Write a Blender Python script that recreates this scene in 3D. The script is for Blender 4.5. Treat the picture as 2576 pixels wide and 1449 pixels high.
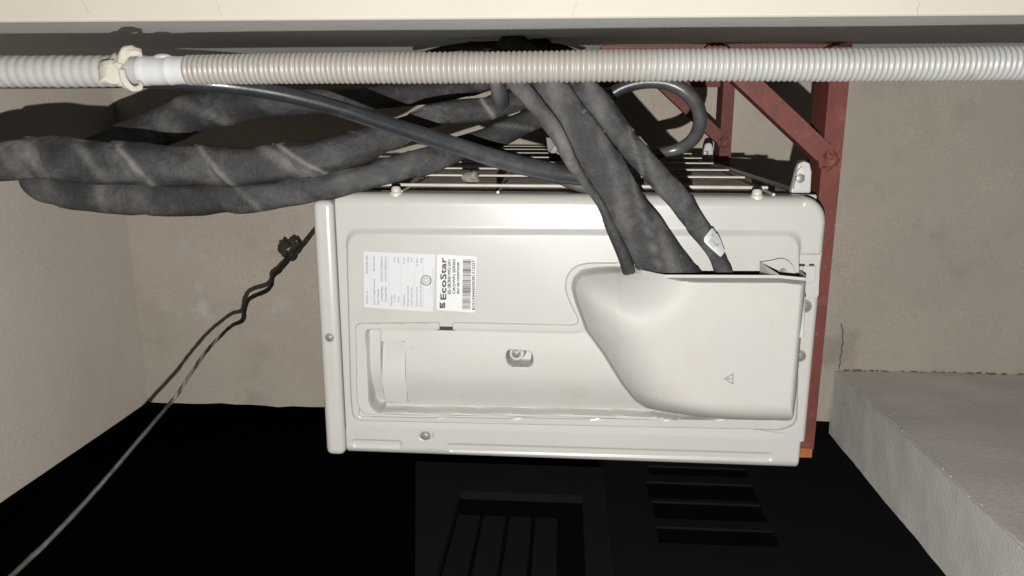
import bpy, math, random
import numpy as np
from mathutils import Vector, Matrix, noise

random.seed(7)
sc = bpy.context.scene
for o in list(bpy.data.objects):
    bpy.data.objects.remove(o)
COL = sc.collection

# ------------------------------------------------------------------ frame of reference
# The picture was taken with the phone turned a quarter turn: what is really "up" points to the picture's left.
# a = picture right (really down), b = picture down (really out from the wall), d = depth.  World: X=-b, Y=d, Z=ZO-a
F = 1906.0
PW, PH = 2576.0, 1449.0
D = 0.82                       # metres from lens to the side panel of the unit
ZO = 3.2

def nrm(v):
    v = np.array(v, float)
    return v / np.linalg.norm(v)
DA = nrm((137.0, -434.0, F))
AA = nrm((28170.0, 480.0, -F))
AA = nrm(AA - DA * AA.dot(DA))
BA = np.cross(DA, AA)
MR = np.array([AA, BA, DA])    # camera (x right, y down, z forward) -> a, b, d

def ray(px, py):
    return MR @ np.array([px - PW / 2, py - PH / 2, F])
def P(px, py, z=D):            # point of the plane at depth z seen at (px, py)
    r = ray(px, py)
    return np.array([r[0], r[1], r[2]]) * (z / r[2]) - np.array([0, 0, D])
def PB(px, py, b):             # point of the plane b = const
    r = ray(px, py)
    return r * (b / r[1]) - np.array([0, 0, D])
def mpp(px, py, z):
    return z / ray(px, py)[2]
def W(p):
    return Vector((-p[1], p[2], ZO - p[0]))

# ------------------------------------------------------------------ camera, light, exposure
cam_d = bpy.data.cameras.new('camera')
cam = bpy.data.objects.new('camera', cam_d)
COL.objects.link(cam)
def dirW(v):                   # camera-space vector -> world direction
    q = MR @ np.array(v, float)
    return Vector((-q[1], q[2], -q[0]))
R_, U_, B_ = dirW((1, 0, 0)), dirW((0, -1, 0)), dirW((0, 0, -1))
m = Matrix((R_, U_, B_)).transposed().to_4x4()
m.translation = W((0, 0, -D))
cam.matrix_world = m
cam_d.sensor_width = 36
cam_d.lens = 36 * F / PW
cam_d.clip_start = 0.02
cam_d.clip_end = 500
sc.camera = cam

world = bpy.data.worlds.new('World')
sc.world = world
world.use_nodes = True
bg = world.node_tree.nodes['Background']
bg.inputs['Color'].default_value = (0.50, 0.43, 0.36, 1)
bg.inputs['Strength'].default_value = 0.004

lamp_d = bpy.data.lights.new('phone_torch', 'POINT')      # the torch the picture was taken with, held beside the lens
lamp_d.energy = 61.5
lamp_d.color = (1.0, 0.985, 0.955)
lamp_d.use_nodes = True
_ln = lamp_d.node_tree
_lf = _ln.nodes.new('ShaderNodeLightFalloff')
_lf.inputs['Strength'].default_value = 1.0
_ln.links.new(_lf.outputs['Linear'], _ln.nodes['Emission'].inputs['Strength'])
lamp_d.shadow_soft_size = 0.0022
lamp = bpy.data.objects.new('phone_torch', lamp_d)
COL.objects.link(lamp)
LB = 0.075
lamp.location = W((0.0, 0, -D)) + dirW((0.0, LB, 0)) 

sc.view_settings.view_transform = 'Standard'
sc.view_settings.look = 'None'
sc.view_settings.exposure = 0.0
sc.view_settings.gamma = 1.0
sc.view_settings.use_curve_mapping = False
sc.cycles.max_bounces = 8
sc.cycles.diffuse_bounces = 1

# ------------------------------------------------------------------ materials
KALB = 0.62                      # overall reflectance level; the torch strength goes with it
def mat(name, base, rough=0.5, var=0.08, scale=14.0, bump=0.0, bscale=300.0, spec=0.5, metallic=0.0,
        specks=None, blobs=None, attr=None, ramp=None, sss=0.0, fine=0.0, detail=6):
    m = bpy.data.materials.new(name)
    m.use_nodes = True
    nt = m.node_tree
    N, L = nt.nodes, nt.links
    bsdf = N['Principled BSDF']
    bsdf.inputs['Roughness'].default_value = rough
    bsdf.inputs['Metallic'].default_value = metallic
    bsdf.inputs['Specular IOR Level'].default_value = spec
    geo = N.new('ShaderNodeNewGeometry')
    pos = geo.outputs['Position']
    def noi(s, det=6, rgh=0.6):
        n = N.new('ShaderNodeTexNoise')
        n.inputs['Scale'].default_value = s
        n.inputs['Detail'].default_value = det
        n.inputs['Roughness'].default_value = rgh
        L.new(pos, n.inputs['Vector'])
        return n.outputs['Fac']
    def mix(fac, c1, c2):
        x = N.new('ShaderNodeMix')
        x.data_type = 'RGBA'
        for sock, v in ((x.inputs[0], fac), (x.inputs[6], c1), (x.inputs[7], c2)):
            if isinstance(v, (int, float)):
                sock.default_value = v
            elif isinstance(v, tuple):
                sock.default_value = v + (1,) if len(v) == 3 else v
            else:
                L.new(v, sock)
        return x.outputs[2]
    def rng(v, lo, hi, a=0.0, b=1.0):
        r = N.new('ShaderNodeMapRange')
        r.inputs[1].default_value, r.inputs[2].default_value = lo, hi
        r.inputs[3].default_value, r.inputs[4].default_value = a, b
        L.new(v, r.inputs[0])
        return r.outputs[0]
    sca = lambda c: tuple(x * KALB for x in c)
    base = sca(base)
    specks = [(sca(c), *r) for c, *r in (specks or [])]
    blobs = [(p_, r_, sca(c), *q_) for p_, r_, c, *q_ in (blobs or [])]
    ramp = [(u, v, sca(c)) for u, v, c in (ramp or [])]
    attr = sca(attr) if attr else None
    lo = tuple(max(0, c * (1 - var)) for c in base)
    hi = tuple(min(1, c * (1 + var)) for c in base)
    col = mix(rng(noi(scale, detail), 0.3, 0.7), lo, hi)
    if ramp:                                     # dirt that changes along the real vertical: (z0, z1, colour)
        sx = N.new('ShaderNodeSeparateXYZ')
        L.new(pos, sx.inputs[0])
        for (z0, z1, c) in ramp:
            n2 = N.new('ShaderNodeMath'); n2.operation = 'MULTIPLY_ADD'
            L.new(noi(18), n2.inputs[0]); n2.inputs[1].default_value = 0.05; L.new(sx.outputs[2], n2.inputs[2])
            col = mix(rng(n2.outputs[0], z0, z1), col, c)
    if fine:
        f = rng(noi(380, 3), 0.3, 0.7)
        col = mix(f, col, mix(1.0, col, tuple(c * (1 - fine) for c in base)))
    if specks:
        for (c, s, t, soft, amt) in specks:
            col = mix(rng(noi(s, 5, 0.65), t, t + soft, 0.0, amt), col, c)
    if blobs:
        for (ctr, rad, c, amt, s) in blobs:
            vd = N.new('ShaderNodeVectorMath'); vd.operation = 'DISTANCE'
            L.new(pos, vd.inputs[0]); vd.inputs[1].default_value = ctr
            ad = N.new('ShaderNodeMath'); ad.operation = 'MULTIPLY_ADD'
            L.new(noi(s, 5, 0.7), ad.inputs[0]); ad.inputs[1].default_value = rad * 2.2; L.new(vd.outputs['Value'], ad.inputs[2])
            col = mix(rng(ad.outputs[0], rad * 1.25, rad * 1.75, amt, 0.0), col, c)
    if attr:
        an = N.new('ShaderNodeAttribute'); an.attribute_name = 'dust'
        mm = N.new('ShaderNodeMath'); mm.operation = 'MULTIPLY'
        L.new(an.outputs['Fac'], mm.inputs[0]); L.new(rng(noi(60), 0.25, 0.6, 0.35, 1.0), mm.inputs[1])
        col = mix(mm.outputs[0], col, attr)
    L.new(col, bsdf.inputs['Base Color'])
    if bump:
        bn = N.new('ShaderNodeBump')
        bn.inputs['Strength'].default_value = bump
        bn.inputs['Distance'].default_value = 0.002
        L.new(noi(bscale, 4, 0.7), bn.inputs['Height'])
        L.new(bn.outputs['Normal'], bsdf.inputs['Normal'])
    if sss:
        bsdf.inputs['Subsurface Weight'].default_value = sss
        bsdf.inputs['Subsurface Radius'].default_value = (0.006, 0.005, 0.004)
        bsdf.inputs['Subsurface Scale'].default_value = 1.0
    return m

def Wt(p):
    w = W(p)
    return (w.x, w.y, w.z)

ZW = 1.66                                        # depth of the end wall
MT = {}
MT['paint'] = mat('ivory_painted_steel', (0.585, 0.574, 0.542), 0.33, 0.03, 9, spec=0.5,
                  specks=[((0.40, 0.36, 0.29), 30, 0.62, 0.16, 0.32), ((0.47, 0.44, 0.38), 7, 0.56, 0.2, 0.35), ((0.30, 0.27, 0.22), 140, 0.70, 0.05, 0.4)])
MT['plastic'] = mat('warm_ivory_plastic', (0.60, 0.577, 0.542), 0.52, 0.035, 8, spec=0.24, bump=0.05, bscale=500,
                    specks=[((0.42, 0.37, 0.30), 18, 0.60, 0.18, 0.30), ((0.50, 0.46, 0.40), 6, 0.55, 0.2, 0.35), ((0.33, 0.29, 0.24), 120, 0.70, 0.05, 0.4)])
MT['wall'] = mat('beige_rendered_wall', (0.58, 0.515, 0.43), 0.9, 0.10, 5, bump=0.35, bscale=160, fine=0.22, spec=0.2,
                 specks=[((0.38, 0.33, 0.27), 9, 0.56, 0.2, 0.5), ((0.62, 0.58, 0.51), 6, 0.60, 0.15, 0.45), ((0.28, 0.24, 0.2), 70, 0.72, 0.05, 0.45)],
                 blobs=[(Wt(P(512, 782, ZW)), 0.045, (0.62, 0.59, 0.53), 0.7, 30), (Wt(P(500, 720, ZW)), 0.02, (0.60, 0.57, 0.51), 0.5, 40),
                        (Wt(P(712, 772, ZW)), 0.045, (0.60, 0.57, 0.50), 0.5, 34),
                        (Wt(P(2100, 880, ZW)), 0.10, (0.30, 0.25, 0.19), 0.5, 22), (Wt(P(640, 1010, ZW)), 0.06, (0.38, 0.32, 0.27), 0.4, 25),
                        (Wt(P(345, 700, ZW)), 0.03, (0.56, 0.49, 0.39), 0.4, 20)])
MT['soffit'] = mat('beige_rendered_soffit', (0.80, 0.71, 0.62), 0.9, 0.07, 4, bump=0.35, bscale=170, fine=0.20, spec=0.2,
                   specks=[((0.62, 0.54, 0.46), 7, 0.58, 0.25, 0.4)])
MT['cement'] = mat('bare_cement_parapet', (0.92, 0.885, 0.83), 0.92, 0.10, 6, bump=0.5, bscale=120, fine=0.22, spec=0.2,
                   specks=[((0.86, 0.79, 0.72), 5, 0.52, 0.2, 0.6), ((0.52, 0.49, 0.44), 14, 0.60, 0.16, 0.45), ((0.24, 0.21, 0.18), 80, 0.70, 0.05, 0.5)])
MT['parinner'] = mat('brownish_cement_render', (0.92, 0.85, 0.78), 0.92, 0.10, 6, bump=0.5, bscale=120, fine=0.22, spec=0.2,
                     specks=[((0.74, 0.68, 0.62), 12, 0.56, 0.18, 0.5), ((0.24, 0.21, 0.18), 80, 0.70, 0.05, 0.5)])
MT['greywall'] = mat('pale_grey_wall_paint', (0.88, 0.88, 0.86), 0.8, 0.05, 12, bump=0.3, bscale=180, fine=0.1, spec=0.25,
                     specks=[((0.55, 0.55, 0.53), 25, 0.62, 0.12, 0.35)])
MT['cream'] = mat('cream_wall_paint', (0.66, 0.61, 0.52), 0.7, 0.025, 8, bump=0.12, bscale=90, spec=0.3,
                  specks=[((0.55, 0.50, 0.42), 22, 0.68, 0.1, 0.25)])
MT['red'] = mat('red_oxide_painted_steel', (0.150, 0.031, 0.021), 0.65, 0.22, 22, bump=0.35, bscale=180, spec=0.4,
                specks=[((0.24, 0.085, 0.055), 34, 0.57, 0.12, 0.55), ((0.38, 0.27, 0.22), 110, 0.66, 0.06, 0.55), ((0.05, 0.025, 0.02), 30, 0.60, 0.12, 0.6), ((0.26, 0.10, 0.04), 70, 0.66, 0.08, 0.6)])
MT['rust'] = mat('orange_rust', (0.36, 0.13, 0.035), 0.8, 0.25, 90, bump=0.4, bscale=250, spec=0.2)
MT['tape'] = mat('dusty_black_wrap_tape', (0.031, 0.031, 0.0315), 0.66, 0.30, 30, bump=0.9, bscale=120, spec=0.35,
                 specks=[((0.135, 0.127, 0.12), 15, 0.52, 0.20, 0.55), ((0.10, 0.085, 0.075), 40, 0.55, 0.12, 0.5), ((0.24, 0.22, 0.20), 95, 0.68, 0.06, 0.5)], attr=(0.27, 0.25, 0.235))
MT['foam'] = mat('black_foam_sleeve', (0.040, 0.042, 0.044), 0.66, 0.3, 30, bump=0.35, bscale=260, spec=0.35,
                 specks=[((0.12, 0.115, 0.11), 16, 0.54, 0.2, 0.5), ((0.35, 0.34, 0.33), 150, 0.72, 0.04, 0.6)], attr=(0.3, 0.28, 0.26))
MT['gloss'] = mat('glossy_black_cable', (0.028, 0.030, 0.034), 0.30, 0.2, 30, spec=0.6, bump=0.08, bscale=300,
                  specks=[((0.10, 0.095, 0.09), 25, 0.55, 0.2, 0.5), ((0.45, 0.44, 0.42), 170, 0.71, 0.03, 0.6)], attr=(0.2, 0.2, 0.2))
zr0, zr1 = W(P(1600, 165, 0.574)).z, W(P(1480, 165, 0.574)).z
MT['hose'] = mat('milky_corrugated_plastic', (0.43, 0.425, 0.41), 0.42, 0.05, 30, spec=0.5, sss=0.25,
                 ramp=[(zr0, zr1, (0.385, 0.36, 0.322))], specks=[((0.27, 0.235, 0.19), 45, 0.60, 0.12, 0.45)])
MT['hosegrey'] = mat('greyish_corrugated_plastic', (0.47, 0.455, 0.44), 0.5, 0.05, 20, spec=0.4, sss=0.25,
                     specks=[((0.55, 0.54, 0.53), 14, 0.5, 0.2, 0.6)])
MT['white'] = mat('white_plastic', (0.60, 0.60, 0.595), 0.4, 0.02, 20, spec=0.4)
MT['cloth'] = mat('cream_cloth', (0.56, 0.53, 0.45), 0.95, 0.08, 60, bump=0.5, bscale=300, spec=0.15,
                  specks=[((0.42, 0.38, 0.30), 60, 0.58, 0.1, 0.4)])
MT['label'] = mat('white_label_paper', (0.79, 0.785, 0.775), 0.45, 0.01, 10, spec=0.4)
MT['specpaper'] = mat('grey_white_label_paper', (0.72, 0.725, 0.735), 0.4, 0.01, 10, spec=0.4)
MT['ink'] = mat('black_ink', (0.035, 0.035, 0.035), 0.5, 0.05, 10)
MT['greyink'] = mat('grey_ink', (0.30, 0.30, 0.33), 0.5, 0.05, 10)
MT['sticker'] = mat('ivory_sticker', (0.600, 0.580, 0.545), 0.4, 0.01, 10)
MT['steel'] = mat('zinc_screw', (0.36, 0.35, 0.34), 0.5, 0.06, 60, metallic=0.5)
MT['wire'] = mat('ivory_coated_wire', (0.68, 0.63, 0.55), 0.45, 0.1, 60)
MT['fin'] = mat('dusty_coil_fin', (0.56, 0.47, 0.39), 0.6, 0.2, 40, specks=[((0.16, 0.13, 0.11), 60, 0.55, 0.15, 0.6)])
MT['black'] = mat('black_plastic', (0.012, 0.012, 0.014), 0.5, 0.1, 20)
MT['cord'] = mat('paint_flecked_black_cord', (0.018, 0.016, 0.014), 0.6, 0.2, 60, bump=0.3, bscale=300, attr=(0.62, 0.60, 0.54),
                 specks=[((0.16, 0.16, 0.13), 35, 0.58, 0.1, 0.4)])
MT['knot'] = mat('dark_tape_scrap', (0.035, 0.036, 0.026), 0.4, 0.3, 60, specks=[((0.22, 0.22, 0.16), 70, 0.6, 0.08, 0.6)])
MT['crackm'] = mat('dirt_in_crack', (0.16, 0.13, 0.10), 0.95, 0.2, 60)
MT['creamcrack'] = mat('grey_hairline', (0.50, 0.455, 0.38), 0.9, 0.1, 60)
MT['scrapm'] = mat('dusty_foil_scrap', (0.26, 0.235, 0.20), 0.6, 0.3, 90)
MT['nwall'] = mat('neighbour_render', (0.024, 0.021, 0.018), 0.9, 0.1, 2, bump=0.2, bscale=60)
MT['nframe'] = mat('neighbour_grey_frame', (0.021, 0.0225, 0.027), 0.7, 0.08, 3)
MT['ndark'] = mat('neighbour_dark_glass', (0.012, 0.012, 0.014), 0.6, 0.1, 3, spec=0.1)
MT['nblack'] = mat('night_backdrop_black', (0.016, 0.016, 0.019), 0.95, 0.1, 1, spec=0.0)  # near-black of the added backdrop that hides the sky
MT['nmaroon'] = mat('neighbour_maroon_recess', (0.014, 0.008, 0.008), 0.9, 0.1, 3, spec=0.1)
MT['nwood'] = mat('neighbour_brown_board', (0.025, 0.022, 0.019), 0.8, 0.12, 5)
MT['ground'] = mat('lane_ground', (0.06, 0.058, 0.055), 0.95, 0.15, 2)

# ------------------------------------------------------------------ mesh helpers
class MB:
    def __init__(s):
        s.v, s.f, s.dust = [], [], None
    def add(s, vs, fs):
        n = len(s.v)
        s.v += [tuple(map(float, v)) for v in vs]
        s.f += [tuple(i + n for i in f) for f in fs]
        return s
    def box(s, a0, a1, b0, b1, d0, d1):
        vs = [(a, b, d) for a in (a0, a1) for b in (b0, b1) for d in (d0, d1)]
        return s.add(vs, [(0, 1, 3, 2), (4, 6, 7, 5), (0, 4, 5, 1), (2, 3, 7, 6), (0, 2, 6, 4), (1, 5, 7, 3)])
    def prism(s, poly, ext):
        n = len(poly)
        poly = [np.array(p, float) for p in poly]
        e = np.array(ext, float)
        return s.add(poly + [p + e for p in poly],
                     [tuple(range(n)), tuple(range(2 * n - 1, n - 1, -1))] + [(i, i + n, (i + 1) % n + n, (i + 1) % n) for i in range(n)])
    def bar(s, p, q, w1, w2, ref):               # square bar from p to q; w1 across ref, w2 along ref
        p, q = np.array(p, float), np.array(q, float)
        t = nrm(q - p)
        r = nrm(np.array(ref, float) - t * np.dot(ref, t))
        u = np.cross(t, r)
        vs = [e + u * w1 * i / 2 + r * w2 * j / 2 for e in (p, q) for i, j in ((-1, -1), (1, -1), (1, 1), (-1, 1))]
        return s.add(vs, [(3, 2, 1, 0), (4, 5, 6, 7)] + [(i, (i + 1) % 4, (i + 1) % 4 + 4, i + 4) for i in range(4)])
    def rod(s, p, q, r, n=8, r2=None):
        p, q = np.array(p, float), np.array(q, float)
        t = nrm(q - p)
        x = nrm(np.cross(t, (0.31, 0.52, 0.79)))
        y = np.cross(t, x)
        r2 = r if r2 is None else r2
        vs = [e + (x * math.cos(k * 2 * math.pi / n) + y * math.sin(k * 2 * math.pi / n)) * rr for e, rr in ((p, r), (q, r2)) for k in range(n)]
        return s.add(vs, [tuple(range(n - 1, -1, -1)), tuple(range(n, 2 * n))] + [(i, (i + 1) % n, (i + 1) % n + n, i + n) for i in range(n)])
    def grid(s, G, flip=False):                  # G: (ni, nj, 3)
        ni, nj = G.shape[:2]
        fs = []
        for i in range(ni - 1):
            for j in range(nj - 1):
                q = (i * nj + j, (i + 1) * nj + j, (i + 1) * nj + j + 1, i * nj + j + 1)
                fs.append(q[::-1] if flip else q)
        return s.add(G.reshape(-1, 3), fs)
    def blob(s, c, r, amp=0.25, freq=60, sub=16, sq=(1, 1, 1), seed=0.0):
        c = np.array(c, float)
        n, k = sub, sub // 2
        vs, fs = [], []
        for i in range(k + 1):
            th = math.pi * i / k
            for j in range(n):
                ph = 2 * math.pi * j / n
                v = np.array((math.sin(th) * math.cos(ph), math.sin(th) * math.sin(ph), math.cos(th)))
                f = 1 + amp * noise.noise(Vector(v * r * freq) + Vector((seed, seed * 2, 0))) * 2
                vs.append(c + v * r * f * np.array(sq))
        for i in range(k):
            for j in range(n):
                fs.append((i * n + j, i * n + (j + 1) % n, (i + 1) * n + (j + 1) % n, (i + 1) * n + j))
        return s.add(vs, fs)

def to_obj(name, mb, mt, parent=None, smooth=40, origin=None):
    if parent is not None:
        o0 = Vector(parent['_o'])
    else:
        o0 = W(origin) if origin is not None else W(np.mean(np.array(mb.v), axis=0))
    me = bpy.data.meshes.new(name)
    V = np.array(mb.v)
    WV = np.stack([-V[:, 1] - o0.x, V[:, 2] - o0.y, ZO - V[:, 0] - o0.z], axis=1)
    me.from_pydata(WV.tolist(), [], mb.f)
    me.validate()
    if smooth:
        me.polygons.foreach_set('use_smooth', [True] * len(me.polygons))
        me.set_sharp_from_angle(angle=math.radians(smooth))
    if mb.dust is not None:
        at = me.attributes.new('dust', 'FLOAT', 'POINT')
        at.data.foreach_set('value', np.array(mb.dust, dtype=np.float32))
    me.materials.append(MT[mt])
    me.update()
    o = bpy.data.objects.new(name, me)
    COL.objects.link(o)
    if parent is not None:
        o.parent = parent
        o['_o'] = tuple(o0)
    else:
        o.location = o0
        o['_o'] = tuple(o0)
    return o
def tag(o, label, cat, group=None):
    o['label'] = label
    o['category'] = cat
    if group:
        o['group'] = group
    return o
def thing(name, origin, label, cat, group=None):
    o = bpy.data.objects.new(name, None)
    COL.objects.link(o)
    o.empty_display_size = 0.05
    o.location = W(origin)
    o['_o'] = tuple(o.location)
    return tag(o, label, cat, group)
def struct(o):
    o['kind'] = 'structure'
    return o
def bevel(o, w, seg=3):
    b = o.modifiers.new('bevel', 'BEVEL')
    b.width = w
    b.segments = seg
    b.limit_method = 'ANGLE'
    return o

def spline(pts, step=0.006):
    """Catmull-Rom through (a,b,d, radius, px) rows."""
    A = np.array(pts, float)
    A = np.vstack([2 * A[0] - A[1], A, 2 * A[-1] - A[-2]])
    out = []
    for i in range(1, len(A) - 2):
        p0, p1, p2, p3 = A[i - 1:i + 3]
        n = max(2, int(np.linalg.norm(p2[:3] - p1[:3]) / step))
        for k in range(n):
            t = k / n
            out.append(0.5 * (2 * p1 + (p2 - p0) * t + (2 * p0 - 5 * p1 + 4 * p2 - p3) * t * t + (3 * p1 - p0 - 3 * p2 + p3) * t ** 3))
    out.append(A[-2])
    return np.array(out)

CAMP = np.array([0, 0, -D])
def tube(rows, n=18, flat=1.0, ex=1.0, amp=0.05, freq=25, step=0.006, tape=None, bands=None, mb=None, seed=0.0):
    """rows: (px, py, depth, width in px).  flat: thickness along the line of sight relative to the width."""
    R = []
    for (px, py, z, w) in rows:
        p = P(px, py, z)
        R.append((p[0], p[1], p[2], w * 0.5 * mpp(px, py, z), px))
    S = spline(R, step)
    mb = mb or MB()
    if mb.dust is None:
        mb.dust = []
    vs, fs, du = [], [], []
    s = 0.0
    for i in range(len(S)):
        c = S[i, :3]
        t = nrm(S[min(i + 1, len(S) - 1), :3] - S[max(i - 1, 0), :3])
        if i:
            s += np.linalg.norm(S[i, :3] - S[i - 1, :3])
        v = nrm(c - CAMP)
        side = nrm(np.cross(t, v))
        nn = np.cross(side, t)
        for k in range(n):
            th = 2 * math.pi * k / n
            r = S[i, 3]
            if tape:
                r *= 1 + 0.05 * noise.noise(Vector((s * 48 + 1.7 * math.cos(th) + seed, math.cos(th) * 0.9, math.sin(th) * 0.9)))
            r *= 1 + amp * 2 * noise.noise(Vector(c * freq + (side * math.cos(th) + nn * math.sin(th)) * 1.2) + Vector((seed, 0, seed)))
            if tape:
                pitch, hgt = tape
                ph = (s / pitch + th / (2 * math.pi)) % 1.0
                r += hgt * (1 - ph)
            ct, st_ = math.cos(th), math.sin(th)
            vs.append(c + side * math.copysign(abs(ct) ** ex, ct) * r + nn * math.copysign(abs(st_) ** ex, st_) * r * flat)
            dd = 0.0
            for (x0, k1, w, st) in (bands or []):
                x = S[i, 4] - x0 + k1 * math.cos(th) - 0.35 * k1 * math.sin(2 * th)
                dd = max(dd, st * math.exp(-(x / w) ** 2))
            du.append(dd)
        if i:
            for k in range(n):
                fs.append(((i - 1) * n + k, (i - 1) * n + (k + 1) % n, i * n + (k + 1) % n, i * n + k))
    fs.append(tuple(range(n)))
    fs.append(tuple(range(len(vs) - 1, len(vs) - n - 1, -1)))
    mb.add(vs, fs)
    mb.dust += du
    return mb

# ------------------------------------------------------------------ the setting
BW = -0.0776                                     # plane of the house wall (real: vertical, picture: along the top edge)
DW = ZW - D                                      # end wall
A_SOF = P(371, 1010, ZW)[0]
B_OUT = P(600, 1018, ZW)[1]
D_EDGE = PB(1288, 45, BW)[2]                     # outer corner of the house wall
PA, PBi = P(2106, 930, ZW)[:2]
PBo = P(2050, 1085, ZW)[1]

def rough_box(a0, a1, b0, b1, d0, d1, na, nb, nd, amp, freq, seed=0.0):
    """box of subdivided faces whose surface wanders by amp"""
    mb = MB()
    def face(o, u, v, nu, nv):
        G = np.array([[np.array(o) + np.array(u) * i / nu + np.array(v) * j / nv for j in range(nv + 1)] for i in range(nu + 1)])
        mb.grid(G)
    A, B, C = a1 - a0, b1 - b0, d1 - d0
    face((a0, b0, d0), (A, 0, 0), (0, B, 0), na, nb)
    face((a0, b0, d1), (0, B, 0), (A, 0, 0), nb, na)
    face((a0, b0, d0), (0, B, 0), (0, 0, C), nb, nd)
    face((a1, b0, d0), (0, 0, C), (0, B, 0), nd, nb)
    face((a0, b0, d0), (0, 0, C), (A, 0, 0), nd, na)
    face((a0, b1, d0), (A, 0, 0), (0, 0, C), na, nd)
    out = []
    for v in mb.v:
        q = Vector(v) * freq + Vector((seed, seed, 0))
        w = noise.noise_vector(q) * 0.65 + noise.noise_vector(q * 3.1) * 0.35
        out.append((v[0] + w.x * amp, v[1] + w.y * amp, v[2] + w.z * amp))
    mb.v = out
    return mb

o = to_obj('house_wall', MB().box(-1.6, 1.6, BW - 0.5, BW, D_EDGE + 0.004, DW + 0.3), 'greywall', smooth=0)
tag(o, 'pale grey house wall seen edge-on behind the corrugated hose', 'wall')
mbx = MB().box(-1.6, 1.6, BW - 0.5, BW + 0.0015, D_EDGE - 0.006, D_EDGE + 0.0035)
o = to_obj('wall_corner', mbx, 'cream', smooth=0)
bevel(o, 0.003, 3)
tag(o, 'bright cream painted wall face along the picture edge beside the hose', 'wall')
# hairline cracks in the cream paint
for (x0, y0, x1, y1) in ((206, 2, 228, 38), (545, 4, 556, 36), (1452, 2, 1440, 40), (2312, 6, 2306, 36)):
    mb = MB()
    pp = [P(x0 + (x1 - x0) * t + 3 * math.sin(9 * t + x0), y0 + (y1 - y0) * t, D_EDGE + D - 0.0062) for t in np.linspace(0, 1, 6)]
    for q, r in zip(pp[:-1], pp[1:]):
        mb.bar(q, r, 0.0002, 0.0006, (0, 0, 1))
    to_obj('hairline_crack', mb, 'creamcrack', o, smooth=0)

mb = MB()
G = np.array([[(-1.6 + 3.2 * i / 90, BW + (B_OUT - BW) * j / 40, DW) for j in range(41)] for i in range(91)])
for i in range(91):
    for j in range(41):
        G[i, j, 2] += noise.noise(Vector(G[i, j] * 6)) * 0.004
        if j > 37:
            G[i, j, 1] += noise.noise(Vector((G[i, j, 0] * 14, 3.0, 0))) * 0.006
mb.grid(G)
G2 = np.stack([G[:, -1], G[:, -1] + np.array([0, 0, 0.3])], axis=1)
mb.grid(G2)
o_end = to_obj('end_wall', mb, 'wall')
tag(o_end, 'rough beige rendered wall closing the niche behind the air conditioner', 'wall')
mb = MB()
pts = [P(x, y, ZW - 0.003) for x, y in ((2116, 815), (2118, 826), (2121, 836), (2119, 850), (2121, 862), (2117, 874), (2118, 886), (2113, 900), (2114, 912), (2110, 928))]
for p, q in zip(pts[:-1], pts[1:]):
    mb.bar(p, q, 0.0014, 0.003, (0, 0, 1))
to_obj('crack', mb, 'crackm', o_end)

mb = rough_box(A_SOF - 0.16, A_SOF, BW + 0.001, B_OUT, D_EDGE - 1.6, DW - 0.001, 2, 24, 70, 0.002, 7, 3.0)
tag(to_obj('balcony_slab', mb, 'soffit'), 'smooth beige slab soffit, leftmost surface behind the black wrapped pipes', 'slab')
mb = rough_box(PA, PA + 1.1, PBi, PBo, -1.3, DW - 0.002, 40, 10, 110, 0.003, 9, 8.0)
# crumbled arris
par = tag(to_obj('parapet', mb, 'parinner'), 'grey cement parapet running out of the lower right corner', 'parapet')
mb = rough_box(PA - 0.006, PA - 0.0005, PBi + 0.001, PBo + 0.002, -1.3, DW - 0.003, 1, 14, 200, 0.0022, 14, 21.0)
to_obj('coping', mb, 'cement', par)
mb = MB()
for k in range(26):
    t = k / 25
    p = np.array([PA - 0.002 + random.uniform(-.004, .004), PBi + random.uniform(-.006, .008), DW - 0.05 - t * 1.2 + random.uniform(-.02, .02)])
    mb.blob(p, random.uniform(0.001, 0.0028), 0.35, 90, 8, (0.5, 1.0, 1.8), k * 3.1)
crumb = to_obj('mortar_lumps', mb, 'cement')
tag(crumb, 'line of crumbled mortar lumps along the inner arris of the parapet', 'mortar')
crumb['kind'] = 'stuff'
# dirt and rubble in the joint between parapet and end wall
mb = MB()
for k in range(90):
    p = np.array([PA + 0.01 + random.random() ** 1.3 * 0.9, PBi - 0.001, DW - random.uniform(0, .008)])
    mb.blob(p, random.uniform(0.0008, 0.0020), 0.35, 120, 6, (3.5, 1, 1), k * 2.3)
dd = to_obj('joint_dirt', mb, 'crackm')
tag(dd, 'crumbs of dark dirt along the joint of parapet and end wall', 'dirt')
dd['kind'] = 'stuff'

# ground of the lane, far below
struct(to_obj('ground', MB().add([(ZO, -300, -300), (ZO, 300, -300), (ZO, 300, 300), (ZO, -300, 300)], [(0, 1, 2, 3)]), 'ground', smooth=0))

# ------------------------------------------------------------------ neighbour's house across the lane (unlit, dark)
NB = 2.15
def nq(x0, y0, x1, y1, b=NB):
    p, q = PB(x0, y0, b), PB(x1, y1, b)
    return p[0], q[0], p[2], q[2]
nh = thing('neighbour_house', (ZO, NB, 2.5), 'dark neighbouring house across the lane with tall slots and a boarded door', 'house')
holes = []
for (x0, x1, y0, y1) in ((1633, 1878, 1182, 1205), (1630, 1899, 1223, 1265), (1645, 1919, 1273, 1317), (1654, 1950, 1338, 1380)):
    pa, pd = PB((x0 + x1) / 2, y1, NB), PB((x0 + x1) / 2, y0, NB)
    w0, w1 = PB(x0, (y0 + y1) / 2, NB)[0], PB(x1, (y0 + y1) / 2, NB)[0]
    holes.append((w0, w1, pa[2], pd[2]))
dr0, dr1 = PB(1143, 1285, NB)[0], PB(1470, 1350, NB)[0]
dd1, dd0 = PB(1290, 1240, NB)[2], PB(1290, 1500, NB)[2]
door_hole = (dr0, dr1, dd0, dd1)
ntop = PB(1045, 1475, NB)[0]
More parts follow.
